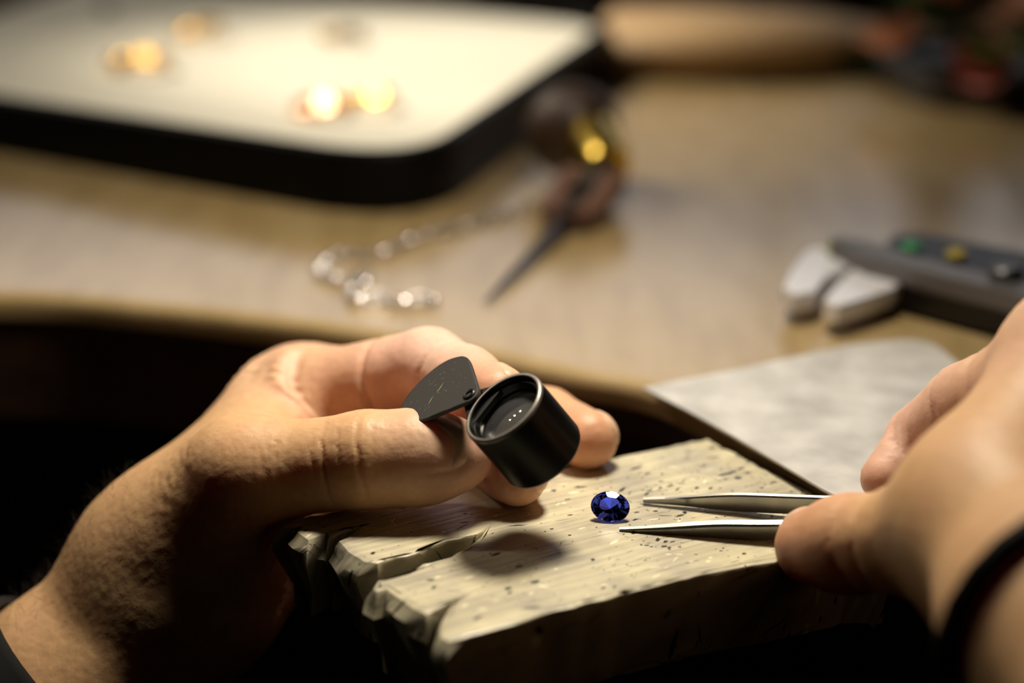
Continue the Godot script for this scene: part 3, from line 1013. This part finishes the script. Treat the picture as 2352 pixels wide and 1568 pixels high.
# ---------------------------------------------------------------- hands
func holding_hands() -> void:
	var who := thing("person", "person with bare hands holding a black loupe and steel tweezers at the bench", "person")
	var tan_ := Color(0.60, 0.36, 0.185)
	var pink := Color(0.73, 0.47, 0.38)
	var red := Color(0.62, 0.29, 0.19)
	# --- the hand with the loupe: wrist, palm, thumb and four fingers
	var wr := Vector3(-0.0769, 0.9118, -0.0624)
	var el := Vector3(-0.1599, 0.8254, -0.0398)
	var el2 := Vector3(-0.1683, 0.8426, -0.0508)
	var wr2 := Vector3(-0.0814, 0.9147, -0.0771)
	var t0 := Vector3(-0.0715, 0.9307, -0.0687)
	var t1 := Vector3(-0.0621, 0.9467, -0.0625)
	var t2 := Vector3(-0.0331, 0.9528, -0.0561)
	var t3 := Vector3(-0.0126, 0.9539, -0.0559)
	var i1 := Vector3(-0.0542, 0.9453, -0.1126)
	var i2 := Vector3(-0.0203, 0.9624, -0.0920)
	var i3 := Vector3(-0.0111, 0.9644, -0.0758)
	var i4 := Vector3(-0.0036, 0.9655, -0.0630)
	var m1 := Vector3(-0.0525, 0.9347, -0.1217)
	var m2 := Vector3(-0.0133, 0.9410, -0.1259)
	var m3 := Vector3(0.0086, 0.9452, -0.1010)
	var m4 := Vector3(0.0184, 0.9467, -0.0846)
	var r1 := Vector3(-0.0510, 0.9238, -0.1276)
	var r2 := Vector3(-0.0156, 0.9273, -0.1235)
	var r3 := Vector3(-0.0049, 0.9410, -0.0838)
	var r4 := Vector3(0.0012, 0.9477, -0.0580)
	var p1 := Vector3(-0.0510, 0.9161, -0.1250)
	var p2 := Vector3(-0.0248, 0.9158, -0.1196)
	var p3 := Vector3(-0.0184, 0.9220, -0.1006)
	var p4 := Vector3(-0.0147, 0.9266, -0.0884)
	clear_bones()
	bone(el, wr, 26, 16.0, 10)
	bone(el2, wr2, 30, 17.6, 10)
	bone(wr, t0, 16.5, 15, 10)
	bone(wr2, t0, 16.5, 15, 10)
	bone(t0, t1, 15.2, 11.6, 10)
	bone(wr2, i1, 17, 12.5, 18)
	bone(wr2, m1, 17, 13, 18)
	bone(wr2, r1, 17, 12.5, 18)
	bone(wr2, p1, 16, 11.5, 18)
	bone(t0, i1, 12, 9, 14)
	bone(t1, i1.lerp(wr2, 0.25), 8, 8, 16)
	bone(t1, t2, 11.2, 10.9, 6)
	bone(t2, t3.lerp(t2, 0.35), 10.9, 10.6, 3)
	bone(t3.lerp(t2, 0.45), t3, 10.4, 8.2, 4)
	bone(i1, i2, 12.6, 9.8, 8)
	bone(i2, i3, 9.6, 8.6, 2.5)
	bone(i3, i4, 8.5, 7.2, 2.5)
	bone(m1, m2, 11.5, 9.6, 6)
	bone(m2, m3, 9.5, 8.4, 2)
	bone(m3, m4, 8.3, 7.3, 2)
	bone(r1, r2, 11, 9.2, 6)
	bone(r2, r3, 9, 8, 2)
	bone(r3, r4, 7.9, 6.8, 2)
	bone(p1, p2, 10, 8.2, 6)
	bone(p2, p3, 8, 7.2, 2)
	bone(p3, p4, 7.0, 6.2, 2)
	var cam_ward := Vector3(0.0000, 0.4545, 0.8908)
	var cr := []
	# knuckle lines across the thumb joint
	for q in [[0.76, 0.00045, 0.00040, -1.15, 1.2], [0.90, 0.0004, 0.00032, -0.9, 0.35], [1.05, 0.00045, 0.00055, -1.3, 1.25], [0.68, 0.0004, 0.0002, -0.6, 0.6], [1.16, 0.0004, 0.00018, -0.9, 0.2]]:
		cr.append([ring_round(t1, t2, q[0], 0.0107, cam_ward, q[3], q[4], 0.0005, int(q[0] * 100)), q[1], q[2]])
	# skin folds round the thumb's base and the wrist
	var fold_rng := RandomNumberGenerator.new()
	fold_rng.seed = 17
	for i in 9:
		var t := -0.05 + i * 0.065
		cr.append([ring_round(t1, t2, t, 0.0113, cam_ward, -0.9 + fold_rng.randf_range(-0.3, 0.3), 0.45 + fold_rng.randf_range(-0.4, 0.5), 0.0008, i + 40), 0.0006, 0.00016])
	for i in 9:
		var t := 0.05 + i * 0.11
		cr.append([ring_round(t0, t1, t, 0.0150 - 0.003 * t, cam_ward, -1.5 + fold_rng.randf_range(-0.2, 0.2), 0.1 + fold_rng.randf_range(-0.3, 0.3), 0.0010, i + 60), 0.0011, 0.00032])
	# finger flexure lines and the web between thumb and index
	for q in [[i1, i2, 0.70, 0.0102, 0.0011, 0.0011], [i1, i2, 0.22, 0.0115, 0.0016, 0.0014], [i2, i3, 0.62, 0.0090, 0.0009, 0.0008], [m1, m2, 0.45, 0.0105, 0.0012, 0.001]]:
		cr.append([ring_round(q[0], q[1], q[2], q[3], cam_ward, -1.4, 1.6, 0.0004, int(q[2] * 100)), q[4], q[5]])
	for q in [[0.12, 0.0022, -0.0020], [-0.02, 0.0016, 0.0016], [-0.13, 0.0020, -0.0017], [-0.24, 0.0014, 0.0010]]:
		cr.append([ring_round(i1, i2, q[0], 0.0122, cam_ward, -1.2, 1.5, 0.0003, int(q[0] * 100) + 300), q[1], q[2]])
	var nail_mid := Vector3(-0.0158, 0.9559, -0.0566)
	var nail_out := Vector3(-0.0490, 0.4965, 0.8666)
	for q in [[PI * 0.38, PI * 1.62]]:
		cr.append([nail_groove(nail_mid, t3 - t2, nail_out, 0.0132, 0.0126, q[0], q[1]), 0.0006, 0.00035])
	var tints := [[t3, 0.016, pink, 0.7], [i1, 0.02, pink, 0.55], [i2, 0.022, pink, 0.9], [i3, 0.016, pink, 0.9], [i4, 0.014, red, 0.7], [m2, 0.03, red, 0.6], [m4, 0.02, red, 0.55], [r4, 0.016, red, 0.4], [i1.lerp(i2, 0.5) + Vector3(0, -0.008, 0.006), 0.022, red, 0.5]]
	var lo := Vector3(-0.20, 0.85, -0.22)
	var hi := Vector3(0.035, 1.0, 0.005)
	var shape := skin_mesh(net(lo, hi, 0.0006), cr, tints, tan_, 0.00010)
	var hand := part("hand", shape, M.skin, who)
	hand.set_meta("label", "left hand pinching the loupe between thumb and finger")
	part("fingernail", nail_mesh(nail_mid, t3 - t2, nail_out, 0.0132, 0.0126), M.nail, hand)
	part("fingernail", nail_mesh(m4, (m4 - m3).normalized() + Vector3(0, -0.2, 0.2), Vector3(0.8375, 0.4465, -0.3150), 0.009, 0.010), M.nail, hand)
	part("fingernail", nail_mesh(r4, (r4 - r3), Vector3(0.9723, 0.2315, 0.0328), 0.009, 0.010), M.nail, hand)
	part("fingernail", nail_mesh(i4, (i4 - i3), Vector3(0.6116, 0.6603, -0.4359), 0.009, 0.010), M.nail, hand)
	# fine dark hair along the forearm
	var hair := SurfaceTool.new()
	hair.begin(Mesh.PRIMITIVE_TRIANGLES)
	var rng := RandomNumberGenerator.new()
	rng.seed = 77
	var arm_ax := (wr2 - el2).normalized()
	var up_side := Vector3(-0.6217, 0.6242, -0.4732)
	for i in 420:
		var t := rng.randf_range(-0.9, 0.12)
		var s := rng.randfn(0, 0.55)
		var dir := up_side.rotated(arm_ax, s)
		var root_ := onto_skin(wr2 + arm_ax * t * 0.055 + dir * 0.045, -dir)
		var lean := (dir * 0.55 + arm_ax * rng.randf_range(-0.2, 0.9) + Vector3(rng.randfn(0, 0.3), rng.randfn(0, 0.3), rng.randfn(0, 0.3))).normalized()
		var l := rng.randf_range(0.003, 0.0075)
		var tip := root_ + lean * l + Vector3(0, -l * 0.25, 0)
		var mid := root_ + lean * l * 0.5
		hair.append_from(tube([root_ - lean * 0.0004, mid, tip], 0.00004, 0.00001, 3), 0, Transform3D.IDENTITY)
	part("arm_hair", hair.commit(), mat(Color(0.12, 0.08, 0.05), 0.5), hand).set_meta("kind", "stuff")
	var cuff_mid := wr.lerp(wr2, 0.5)
	var fore := (el.lerp(el2, 0.5) - cuff_mid).normalized()
	var cuff_at := cuff_mid + fore * 0.034
	var cl := []
	for i in 6:
		var t := i / 5.0
		cl.append(Vector2(0.0315 + 0.006 * t + 0.0012 * sin(i * 2.1), -0.001 - 0.03 * i))
	var prof := [Vector2(0.0285, 0.0), Vector2(0.030, 0.001)] + cl + [Vector2(0.034, -0.151), Vector2(0.0285, -0.002), Vector2(0.0285, 0.0)]
	part("sleeve", lathe(prof, 40, 50), M.black_cloth, who, Transform3D(along(-fore, Vector3(0.3, 0, -1)), cuff_at))

	# --- the hand with the tweezers
	var wr_r := Vector3(0.1025, 0.9616, 0.0485)
	var el_r := Vector3(0.1209, 0.9566, 0.1430)
	var wq := Vector3(0.1166, 0.9493, 0.0136)
	var elq := Vector3(0.1439, 0.9362, 0.1076)
	var h1 := Vector3(0.0959, 0.9651, 0.0084)
	var h2 := Vector3(0.0818, 0.9551, -0.0052)
	var h3 := Vector3(0.0659, 0.9439, -0.0273)
	var k1 := Vector3(0.1199, 0.9882, -0.0226)
	var k2 := Vector3(0.1023, 0.9685, -0.0497)
	var k3 := Vector3(0.0950, 0.9556, -0.0612)
	var k4 := Vector3(0.0857, 0.9493, -0.0533)
	var n1 := Vector3(0.1285, 0.9768, -0.0272)
	var n2 := Vector3(0.1219, 0.9550, -0.0547)
	var n3 := Vector3(0.1098, 0.9540, -0.0586)
	var n4 := Vector3(0.1018, 0.9534, -0.0531)
	var o1 := Vector3(0.1322, 0.9653, -0.0234)
	var o2 := Vector3(0.1233, 0.9545, -0.0440)
	var o3 := Vector3(0.1145, 0.9520, -0.0474)
	var o4 := Vector3(0.1063, 0.9534, -0.0415)
	var q1 := Vector3(0.1326, 0.9619, -0.0170)
	var q2 := Vector3(0.1275, 0.9593, -0.0319)
	var q3 := Vector3(0.1200, 0.9584, -0.0316)
	clear_bones()
	bone(el_r, wr_r, 30, 20, 12)
	bone(elq, wq, 30, 20, 16)
	bone(wr_r, h1, 21, 15.5, 18)
	bone(wq, h1, 20, 15, 16)
	bone(wq, k1, 20, 13, 18)
	bone(wq, n1, 20, 13, 18)
	bone(wq, o1, 19, 12.5, 16)
	bone(wq, q1, 18, 12, 16)
	bone(h1, k1, 13, 12, 20)
	bone(h1, h2, 14.5, 11.8, 6)
	bone(h2, h3.lerp(h2, 0.35), 10.6, 10.4, 2.5)
	bone(h3.lerp(h2, 0.4), h3, 10.3, 8.6, 3)
	bone(k1, k2, 12.5, 9.4, 8)
	bone(k2, k3, 9.2, 8.4, 2.0)
	bone(k3, k4, 8.0, 6.0, 2.0)
	bone(n1, n2, 11, 9, 6)
	bone(n2, n3, 8.8, 8, 2)
	bone(n3, n4, 7.8, 7, 2)
	bone(o1, o2, 11, 8.8, 6)
	bone(o2, o3, 8.6, 7.8, 2)
	bone(o3, o4, 7.6, 6.8, 2)
	bone(q1, q2, 10, 8, 6)
	bone(q2, q3, 7.6, 6.6, 2)
	var cr2 := []
	for q in [[k2, k3, 0.06, 0.0092, 0.0010, 0.0011], [k2, k3, 0.95, 0.0085, 0.0009, 0.0010], [k1, k2, 0.72, 0.0100, 0.0012, 0.0010], [h2, h3, 0.18, 0.0106, 0.0012, 0.0012], [h2, h3, 0.42, 0.0104, 0.001, 0.0008]]:
		cr2.append([ring_round(q[0], q[1], q[2], q[3], cam_ward, -1.7, 1.7, 0.0004, int(q[2] * 100) + 7), q[4], q[5]])
	var tints2 := [[h3, 0.020, red, 0.55], [k4, 0.018, red, 0.5], [k3, 0.02, pink, 0.8], [k2, 0.02, pink, 0.6], [k1, 0.025, pink, 0.6]]
	var made := net(Vector3(0.055, 0.88, -0.105), Vector3(0.2, 1.035, 0.13), 0.0012)
	var hand2 := part("hand", skin_mesh(made, cr2, tints2, tan_, 0.0001), M.skin, who)
	hand2.set_meta("label", "right hand gripping the tweezers")
	part("fingernail", nail_mesh(h3, (h3 - h2), Vector3(-0.2936, 0.3890, -0.8732), 0.012, 0.012), M.nail, hand2)
	# a dark band round the wrist
	var fr := (el_r.lerp(elq, 0.5) - wr_r.lerp(wq, 0.5)).normalized()
	var mid_r := wr_r.lerp(wq, 0.5) + fr * 0.018
	var band := []
	for i in 40:
		var t := TAU * i / 40
		var bs := along(fr, Vector3(0, 1, 0.1))
		var d := bs.x * cos(t) + bs.z * sin(t)
		band.append(onto_skin(mid_r + d * 0.06, -d) + d * 0.0008)
	part("wristband", sweep(band, func(_t): return rect_section(0.0065, 0.0035, 0.0008), true, 50.0, fr), M.black, who)

# ---------------------------------------------------------------- the blurred back of the bench
func jewellery_tray() -> void:
	var fl := Vector2(-0.284, -0.457)
	var fr := Vector2(-0.033, -0.2965)
	var br := Vector2(0.050, -0.578)
	var bl := Vector2(-0.224, -0.735)
	var o := thing("jewellery_tray", "black tray with rounded corner and cream lining holding gold rings", "tray")
	var outer := round_corner(bl, fl, fr, 0.03) + round_corner(fl, fr, br, 0.045, 14) + round_corner(fr, br, bl, 0.03) + round_corner(br, bl, fl, 0.03)
	var inner := Geometry2D.offset_polygon(PackedVector2Array(outer), -0.006)[0]
	part("tray_base", plate(outer, 0.9555, 0.9431, 0.0008), M.black, o)
	var wall := []
	for p in outer:
		wall.append(Vector3(p.x, 0.9541, p.y))
	part("rim", sweep(wall, func(_t): return rect_section(0.007, 0.0218, 0.0018), true, 50.0), M.black, o)
	var cloth := mat(Color(0.92, 0.905, 0.84), 0.95)
	cloth.heightmap_enabled = true
	cloth.heightmap_texture = noise_tex(0.08, 256, FastNoiseLite.TYPE_SIMPLEX, 3, 51)
	cloth.heightmap_scale = 0.02
	cloth.uv1_triplanar = true
	cloth.uv1_scale = Vector3(20, 20, 20)
	part("lining", plate(Array(inner), 0.9602, 0.9555, 0.001), cloth, o)
	var rings := [["gold ring with a clear stone, largest in the tray", Vector3(-0.1547, 0.9603, -0.4737), M.gold, 0.0115, 0.3, Vector3(0.32, 0.47, 0.82)], ["dark yellow gold ring behind the largest ring in the tray", Vector3(-0.1404, 0.9603, -0.5481), M.gold, 0.0095, 1.2, Vector3(0.26, 0.43, 0.86)], ["pale rose gold ring near the front corner of the tray", Vector3(-0.0734, 0.9603, -0.3887), M.rose_gold, 0.0085, 2.0, Vector3(0.22, 0.56, 0.80)], ["bright gold ring nearest to the tray's rounded corner", Vector3(-0.0556, 0.9603, -0.4018), M.gold, 0.0095, 0.7, Vector3(0.16, 0.56, 0.81)], ["small dull ring lying alone at the back of the tray", Vector3(-0.0753, 0.9603, -0.5375), mat(Color(0.7, 0.6, 0.45), 0.4, 0.8), 0.0085, 0.1, Vector3(0.6, 0.7, 0.3)]]
	var bead := thing("loose_stone", "small grey loose stone at the far back left of the cream tray", "stone", Vector3(-0.1915, 0.9603, -0.6057))
	part("facets", lathe([Vector2(0, 0.0045), Vector2(0.0024, 0.0045), Vector2(0.0044, 0.0030), Vector2(0.0044, 0.0026), Vector2(0.0, 0.0)], 12, 5), mat(Color(0.33, 0.35, 0.37), 0.15), bead)
	for r in rings:
		ring(r[0], r[1], r[2], r[3], r[4], r[5])

func ring(label: String, at: Vector3, metal: Material, rad: float, turn: float, facing: Vector3) -> void:
	var o := thing("finger_ring", label, "ring", at, "rings in the tray")
	o.rotation.y = turn
	var path := []
	for i in 40:
		var t := TAU * i / 40
		path.append(Vector3(cos(t) * rad, rad * 0.30 + sin(t) * rad * 0.26 + 0.0006, sin(t) * rad * 0.93))
	part("band", sweep(path, func(_t): return ring_section(0.0018, 10, 1.3), true, 60.0, Vector3(0.0, 0.96, -0.27).normalized()), metal, o)
	var top := Vector3(0, rad * 0.30 + rad * 0.26 + 0.001, rad * 0.93 + 0.0010).rotated(Vector3.UP, 0.4 - turn)
	var lean := Transform3D(along(facing.rotated(Vector3.UP, -turn)), top)
	part("setting", lathe([Vector2(0, 0.0012), Vector2(0.0032, 0.0012), Vector2(0.0035, 0.0008), Vector2(0.0018, -0.0018), Vector2(0, -0.002)], 20), metal, o, lean)
	part("stone", lathe([Vector2(0, 0.0024), Vector2(0.0010, 0.0024), Vector2(0.0016, 0.0014), Vector2(0.0, 0.0004)], 10, 5), mat(Color(0.95, 0.95, 0.95), 0.05, 0.0, 0.9), o, lean)

func caliper() -> void:
	var o := thing("caliper", "digital caliper with shiny steel jaws and black body with coloured buttons", "caliper")
	var body := mat(Color(0.035, 0.034, 0.036), 0.45)
	part("body", plate([Vector2(0.1142, -0.1952), Vector2(0.1077, -0.2079), Vector2(0.1173, -0.2343), Vector2(0.1270, -0.2358), Vector2(0.1608, -0.2088), Vector2(0.1677, -0.1856), Vector2(0.1493, -0.1607)], 0.957, 0.9431, 0.0015), body, o)
	part("beam", plate([Vector2(0.0961, -0.2225), Vector2(0.1006, -0.2264), Vector2(0.1093, -0.2187), Vector2(0.1208, -0.2027), Vector2(0.1428, -0.1806), Vector2(0.1559, -0.1640), Vector2(0.1498, -0.1536), Vector2(0.1357, -0.1705), Vector2(0.1140, -0.1928), Vector2(0.1042, -0.2027)], 0.9585, 0.9525, 0.0006), mat(Color(0.42, 0.41, 0.41), 0.45, 0.6), o)
	part("jaw", plate([Vector2(0.0784, -0.1914), Vector2(0.0841, -0.2123), Vector2(0.0904, -0.2302), Vector2(0.0963, -0.2331), Vector2(0.1014, -0.2207), Vector2(0.1037, -0.2141), Vector2(0.0982, -0.2087), Vector2(0.0921, -0.2006), Vector2(0.0872, -0.1867), Vector2(0.0805, -0.1833)], 0.953, 0.9472, 0.0008), M.jaw, o)
	part("jaw", plate([Vector2(0.1022, -0.2114), Vector2(0.1084, -0.2141), Vector2(0.1146, -0.2077), Vector2(0.1149, -0.2006), Vector2(0.1106, -0.1901), Vector2(0.1010, -0.1808), Vector2(0.0917, -0.1726), Vector2(0.0883, -0.1783), Vector2(0.0931, -0.1910)], 0.953, 0.9472, 0.0008), M.jaw, o)
	var yl := mat(Color(0.62, 0.66, 0.25), 0.6)
	part("edge_strip", plate([Vector2(0.0956, -0.2289), Vector2(0.0984, -0.2308), Vector2(0.1061, -0.2174), Vector2(0.1071, -0.2118), Vector2(0.1022, -0.2091)], 0.9545, 0.9525, 0.0004), yl, o)
	var green := part("button", lathe([Vector2(0, 0.0012), Vector2(0.0026, 0.0012), Vector2(0.0032, 0.0006), Vector2(0.0032, -0.001), Vector2(0, -0.001)], 20), mat(Color(0.10, 0.50, 0.28), 0.5), o, Transform3D(Basis.IDENTITY, Vector3(0.1189, 0.9588, -0.2119)))
	green.set_meta("label", "green round button")
	var yellow := part("button", lathe([Vector2(0, 0.0012), Vector2(0.0024, 0.0012), Vector2(0.003, 0.0006), Vector2(0.003, -0.001), Vector2(0, -0.001)], 20), mat(Color(0.62, 0.55, 0.10), 0.5), o, Transform3D(Basis.IDENTITY, Vector3(0.1308, 0.9588, -0.2040)))
	yellow.set_meta("label", "yellow round button")
	part("thumb_wheel", lathe([Vector2(0, 0.003), Vector2(0.004, 0.003), Vector2(0.005, 0.002), Vector2(0.005, -0.002), Vector2(0, -0.002)], 24), mat(Color(0.3, 0.3, 0.3), 0.4, 0.8), o, Transform3D(Basis.IDENTITY, Vector3(0.1407, 0.9590, -0.1824)))

func hand_tool() -> void:
	var o := thing("hand_tool", "pointed steel scraper with dark wooden knob handle and brass ferrule beside the tray", "tool")
	var tip := Vector3(-0.0083, 0.9445, -0.2029)
	var hip := Vector3(0.0219, 0.9500, -0.2976)
	var neck := Vector3(0.0304, 0.9560, -0.3178)
	var knob := Vector3(0.0261, 0.9605, -0.3393)
	var blade := func(t):
		var w := lerpf(0.0006, 0.0078, pow(t, 0.9))
		return PackedVector2Array([Vector2(w / 2, -w * 0.25), Vector2(0, w * 0.3), Vector2(-w / 2, -w * 0.25)])
	part("blade", sweep([tip, tip.lerp(hip, 0.2), tip.lerp(hip, 0.5), tip.lerp(hip, 0.8), hip], blade, false, 20.0), mat(Color(0.33, 0.30, 0.29), 0.3, 0.9), o)
	part("shank", tube(smooth_path([tip.lerp(hip, 0.92), hip, neck, neck.lerp(knob, 0.4)], 5), 0.0042, 0.0048), mat(Color(0.5, 0.5, 0.5), 0.35, 0.9), o)
	for s in [-1.0, 1.0]:
		var side: Vector3 = (neck - hip).cross(Vector3.UP).normalized() * 0.0068 * s
		part("cheek", tube(smooth_path([tip.lerp(hip, 0.86) + side * 0.7, hip + side * 1.1, hip.lerp(neck, 0.7) + side * 1.05], 5), 0.0036, 0.0052), mat(Color(0.42, 0.31, 0.26), 0.4), o)
	part("rivet", lathe([Vector2(0, 0.002), Vector2(0.003, 0.0016), Vector2(0.0034, 0.0), Vector2(0, -0.001)], 16), M.black_metal, o, Transform3D(Basis.IDENTITY, hip + Vector3(0, 0.0045, 0)))
	var ax := (knob - neck).normalized()
	part("ferrule", lathe([Vector2(0.005, 0.026), Vector2(0.0092, 0.026), Vector2(0.0095, 0.014), Vector2(0.0088, 0.004), Vector2(0.0075, 0.0), Vector2(0.004, 0.0)], 32), M.brass, o, Transform3D(along(ax), neck + Vector3(0.003, 0.0015, 0.002)))
	var kp := []
	for i in 15:
		var t := PI * i / 14.0
		kp.append(Vector2(sin(t) * 0.0172, cos(t) * 0.0155))
	part("handle", lathe(kp, 40, 60), M.handle_wood, o, Transform3D(along(ax), knob + ax * 0.012 + Vector3(-0.002, 0.0, 0)))

func chain() -> void:
	var o := thing("silver_chain", "fine silver link chain lying loosely on the bench behind the loupe hand", "chain")
	var pts := smooth_path([Vector3(0.0089, 0.9444, -0.3147), Vector3(0.0006, 0.9444, -0.3043), Vector3(-0.0111, 0.9444, -0.2908), Vector3(-0.0224, 0.9444, -0.2794), Vector3(-0.0314, 0.9444, -0.2715), Vector3(-0.0379, 0.9444, -0.2592), Vector3(-0.0451, 0.9444, -0.2512), Vector3(-0.0535, 0.9444, -0.2531), Vector3(-0.0582, 0.9444, -0.2462), Vector3(-0.0601, 0.9444, -0.2357), Vector3(-0.0556, 0.9444, -0.2273), Vector3(-0.0494, 0.9444, -0.2250), Vector3(-0.0454, 0.9444, -0.2300), Vector3(-0.0446, 0.9444, -0.2218), Vector3(-0.0486, 0.9444, -0.2146), Vector3(-0.0460, 0.9444, -0.2049), Vector3(-0.0397, 0.9444, -0.2067), Vector3(-0.0336, 0.9444, -0.2015), Vector3(-0.0279, 0.9444, -0.2049), Vector3(-0.0227, 0.9444, -0.2023)], 24)
	var torus := []
	for i in 16:
		var t := TAU * i / 16
		torus.append(Vector3(cos(t) * 0.0029, 0, sin(t) * 0.0017))
	var link := sweep(torus, func(_t): return ring_section(0.0006, 6), true, 60.0)
	var left := 0.0
	var k := 0
	for i in pts.size() - 1:
		var a: Vector3 = pts[i]
		var b: Vector3 = pts[i + 1]
		left -= a.distance_to(b)
		if left <= 0.0:
			left += 0.0041
			var f := (b - a).normalized()
			var up := Vector3.UP.rotated(f, (0.75 if k % 2 else -0.75) + 0.2 * sin(k * 1.9))
			var side := f.cross(up).normalized()
			part("link", link, M.silver, o, Transform3D(Basis(f, side.cross(f), side), a + Vector3(0, 0.0006, 0)))
			k += 1

func back_of_bench() -> void:
	# a tan leather roll lying behind the tray
	var roll := thing("leather_roll", "tan leather tool roll lying behind the black tray", "tool roll", Vector3(0.106, 0.943, -0.585))
	var hide := mat(Color(0.78, 0.65, 0.48), 0.6)
	var sec := func(t):
		var out := PackedVector2Array()
		var r: float = 0.0135 + 0.003 * sin(t * 5.0) - 0.004 * t
		for s in 18:
			var a := TAU * s / 18
			out.append(Vector2(cos(a) * r * 2.3, maxf(sin(a) * r, -r * 0.8)))
		return out
	part("roll", sweep(smooth_path([Vector3(-0.06, 0.012, 0.012), Vector3(-0.02, 0.0125, 0.022), Vector3(0.03, 0.0115, 0.016), Vector3(0.06, 0.0100, 0.004), Vector3(0.085, 0.009, -0.008)], 6), sec, false, 60.0), hide, roll)
	part("tie_cord", tube([Vector3(0.0, 0.003, 0.055), Vector3(0.002, 0.018, 0.047), Vector3(0.003, 0.0285, 0.020), Vector3(0.003, 0.018, -0.008), Vector3(0.002, 0.003, -0.016)], 0.0014, 0.0014), M.handle_wood, roll)
	# dark wooden box behind it
	var box := thing("wooden_box", "dark wooden box standing at the back of the bench", "box", Vector3(0.16, 0.943, -0.77))
	part("box_body", block(Vector3(0.36, 0.07, 0.12), 0.003), M.dark_wood, box, Transform3D(Basis.IDENTITY, Vector3(0, 0.035, 0)))
	part("lid", block(Vector3(0.37, 0.014, 0.13), 0.003), M.dark_wood, box, Transform3D(Basis.IDENTITY, Vector3(0, 0.077, 0)))
	flowers()

func flowers() -> void:
	var o := thing("flower_pot", "low dark pot of pink flowers and green leaves at the back of the bench", "flower pot", Vector3(0.208, 0.943, -0.515))
	part("pot", lathe([Vector2(0, 0.012), Vector2(0.044, 0.012), Vector2(0.047, 0.016), Vector2(0.05, 0.016), Vector2(0.046, 0.002), Vector2(0.044, 0.0), Vector2(0, 0.0)], 40), mat(Color(0.10, 0.07, 0.06), 0.5), o)
	var pinks := [mat(Color(0.90, 0.66, 0.60), 0.7), mat(Color(0.92, 0.78, 0.70), 0.7), mat(Color(0.80, 0.52, 0.48), 0.7), mat(Color(0.85, 0.66, 0.25), 0.7)]
	var greens := [mat(Color(0.30, 0.44, 0.12), 0.6), mat(Color(0.20, 0.34, 0.14), 0.6)]
	var rng := RandomNumberGenerator.new()
	rng.seed = 8
	var petal := func(size: float) -> ArrayMesh:
		var v := PackedVector3Array()
		var idx := PackedInt32Array()
		for layer in 2:
			for j in 6:
				for i in 5:
					var t := j / 5.0
					var s := i / 2.0 - 1.0
					var w := size * 0.5 * sin(PI * (0.12 + 0.8 * t))
					v.append(Vector3(s * w, size * (0.35 * t * t + 0.14 * s * s) - layer * 0.0004, -size * t))
		for j in 5:
			for i in 4:
				var a := j * 5 + i
				quad(idx, a, a + 5, a + 6, a + 1)
				quad(idx, 30 + a, 30 + a + 1, 30 + a + 6, 30 + a + 5)
		return solid(v, idx, 60.0)
	var big: ArrayMesh = petal.call(0.017)
	var small: ArrayMesh = petal.call(0.011)
	var leaf: ArrayMesh = petal.call(0.026)
	var spots := [[Vector3(-0.045, 0.022, 0.024), 0], [Vector3(-0.024, 0.062, 0.0), 1], [Vector3(0.006, 0.034, 0.03), 1], [Vector3(0.030, 0.028, 0.030), 0], [Vector3(-0.03, 0.044, 0.015), 2], [Vector3(0.018, 0.058, 0.006), 2], [Vector3(0.044, 0.030, 0.014), 3], [Vector3(0.05, 0.07, -0.01), 0], [Vector3(0.0, 0.085, -0.02), 1], [Vector3(-0.012, 0.016, 0.045), 2], [Vector3(0.02, 0.02, 0.046), 1]]
	for s in spots:
		var f := Node3D.new()
		f.name = "blossom"
		f.position = s[0]
		f.rotation = Vector3(rng.randf_range(0.2, 0.9), rng.randf_range(0, TAU), 0)
		o.add_child(f, true)
		for k in 9:
			part("petal", big if k < 5 else small, pinks[s[1]], f, Transform3D(Basis(Vector3.UP, k * TAU / 5 + (0.6 if k > 4 else 0.0)) * Basis(Vector3.RIGHT, 0.3 if k < 5 else 0.8), Vector3.ZERO))
		part("stem", tube([s[0], Vector3(s[0].x * 0.4, 0.012, s[0].z * 0.4)], 0.0012, 0.0014, 6), greens[1], o)
	for i in 16:
		var a := rng.randf_range(0, TAU)
		var r := rng.randf_range(0.02, 0.05)
		var p := Vector3(cos(a) * r, rng.randf_range(0.012, 0.075), sin(a) * r)
		part("leaf", leaf, greens[i % 2], o, Transform3D(Basis(Vector3.UP, -a - PI / 2) * Basis(Vector3.RIGHT, rng.randf_range(-0.5, 0.6)), p * 0.8))
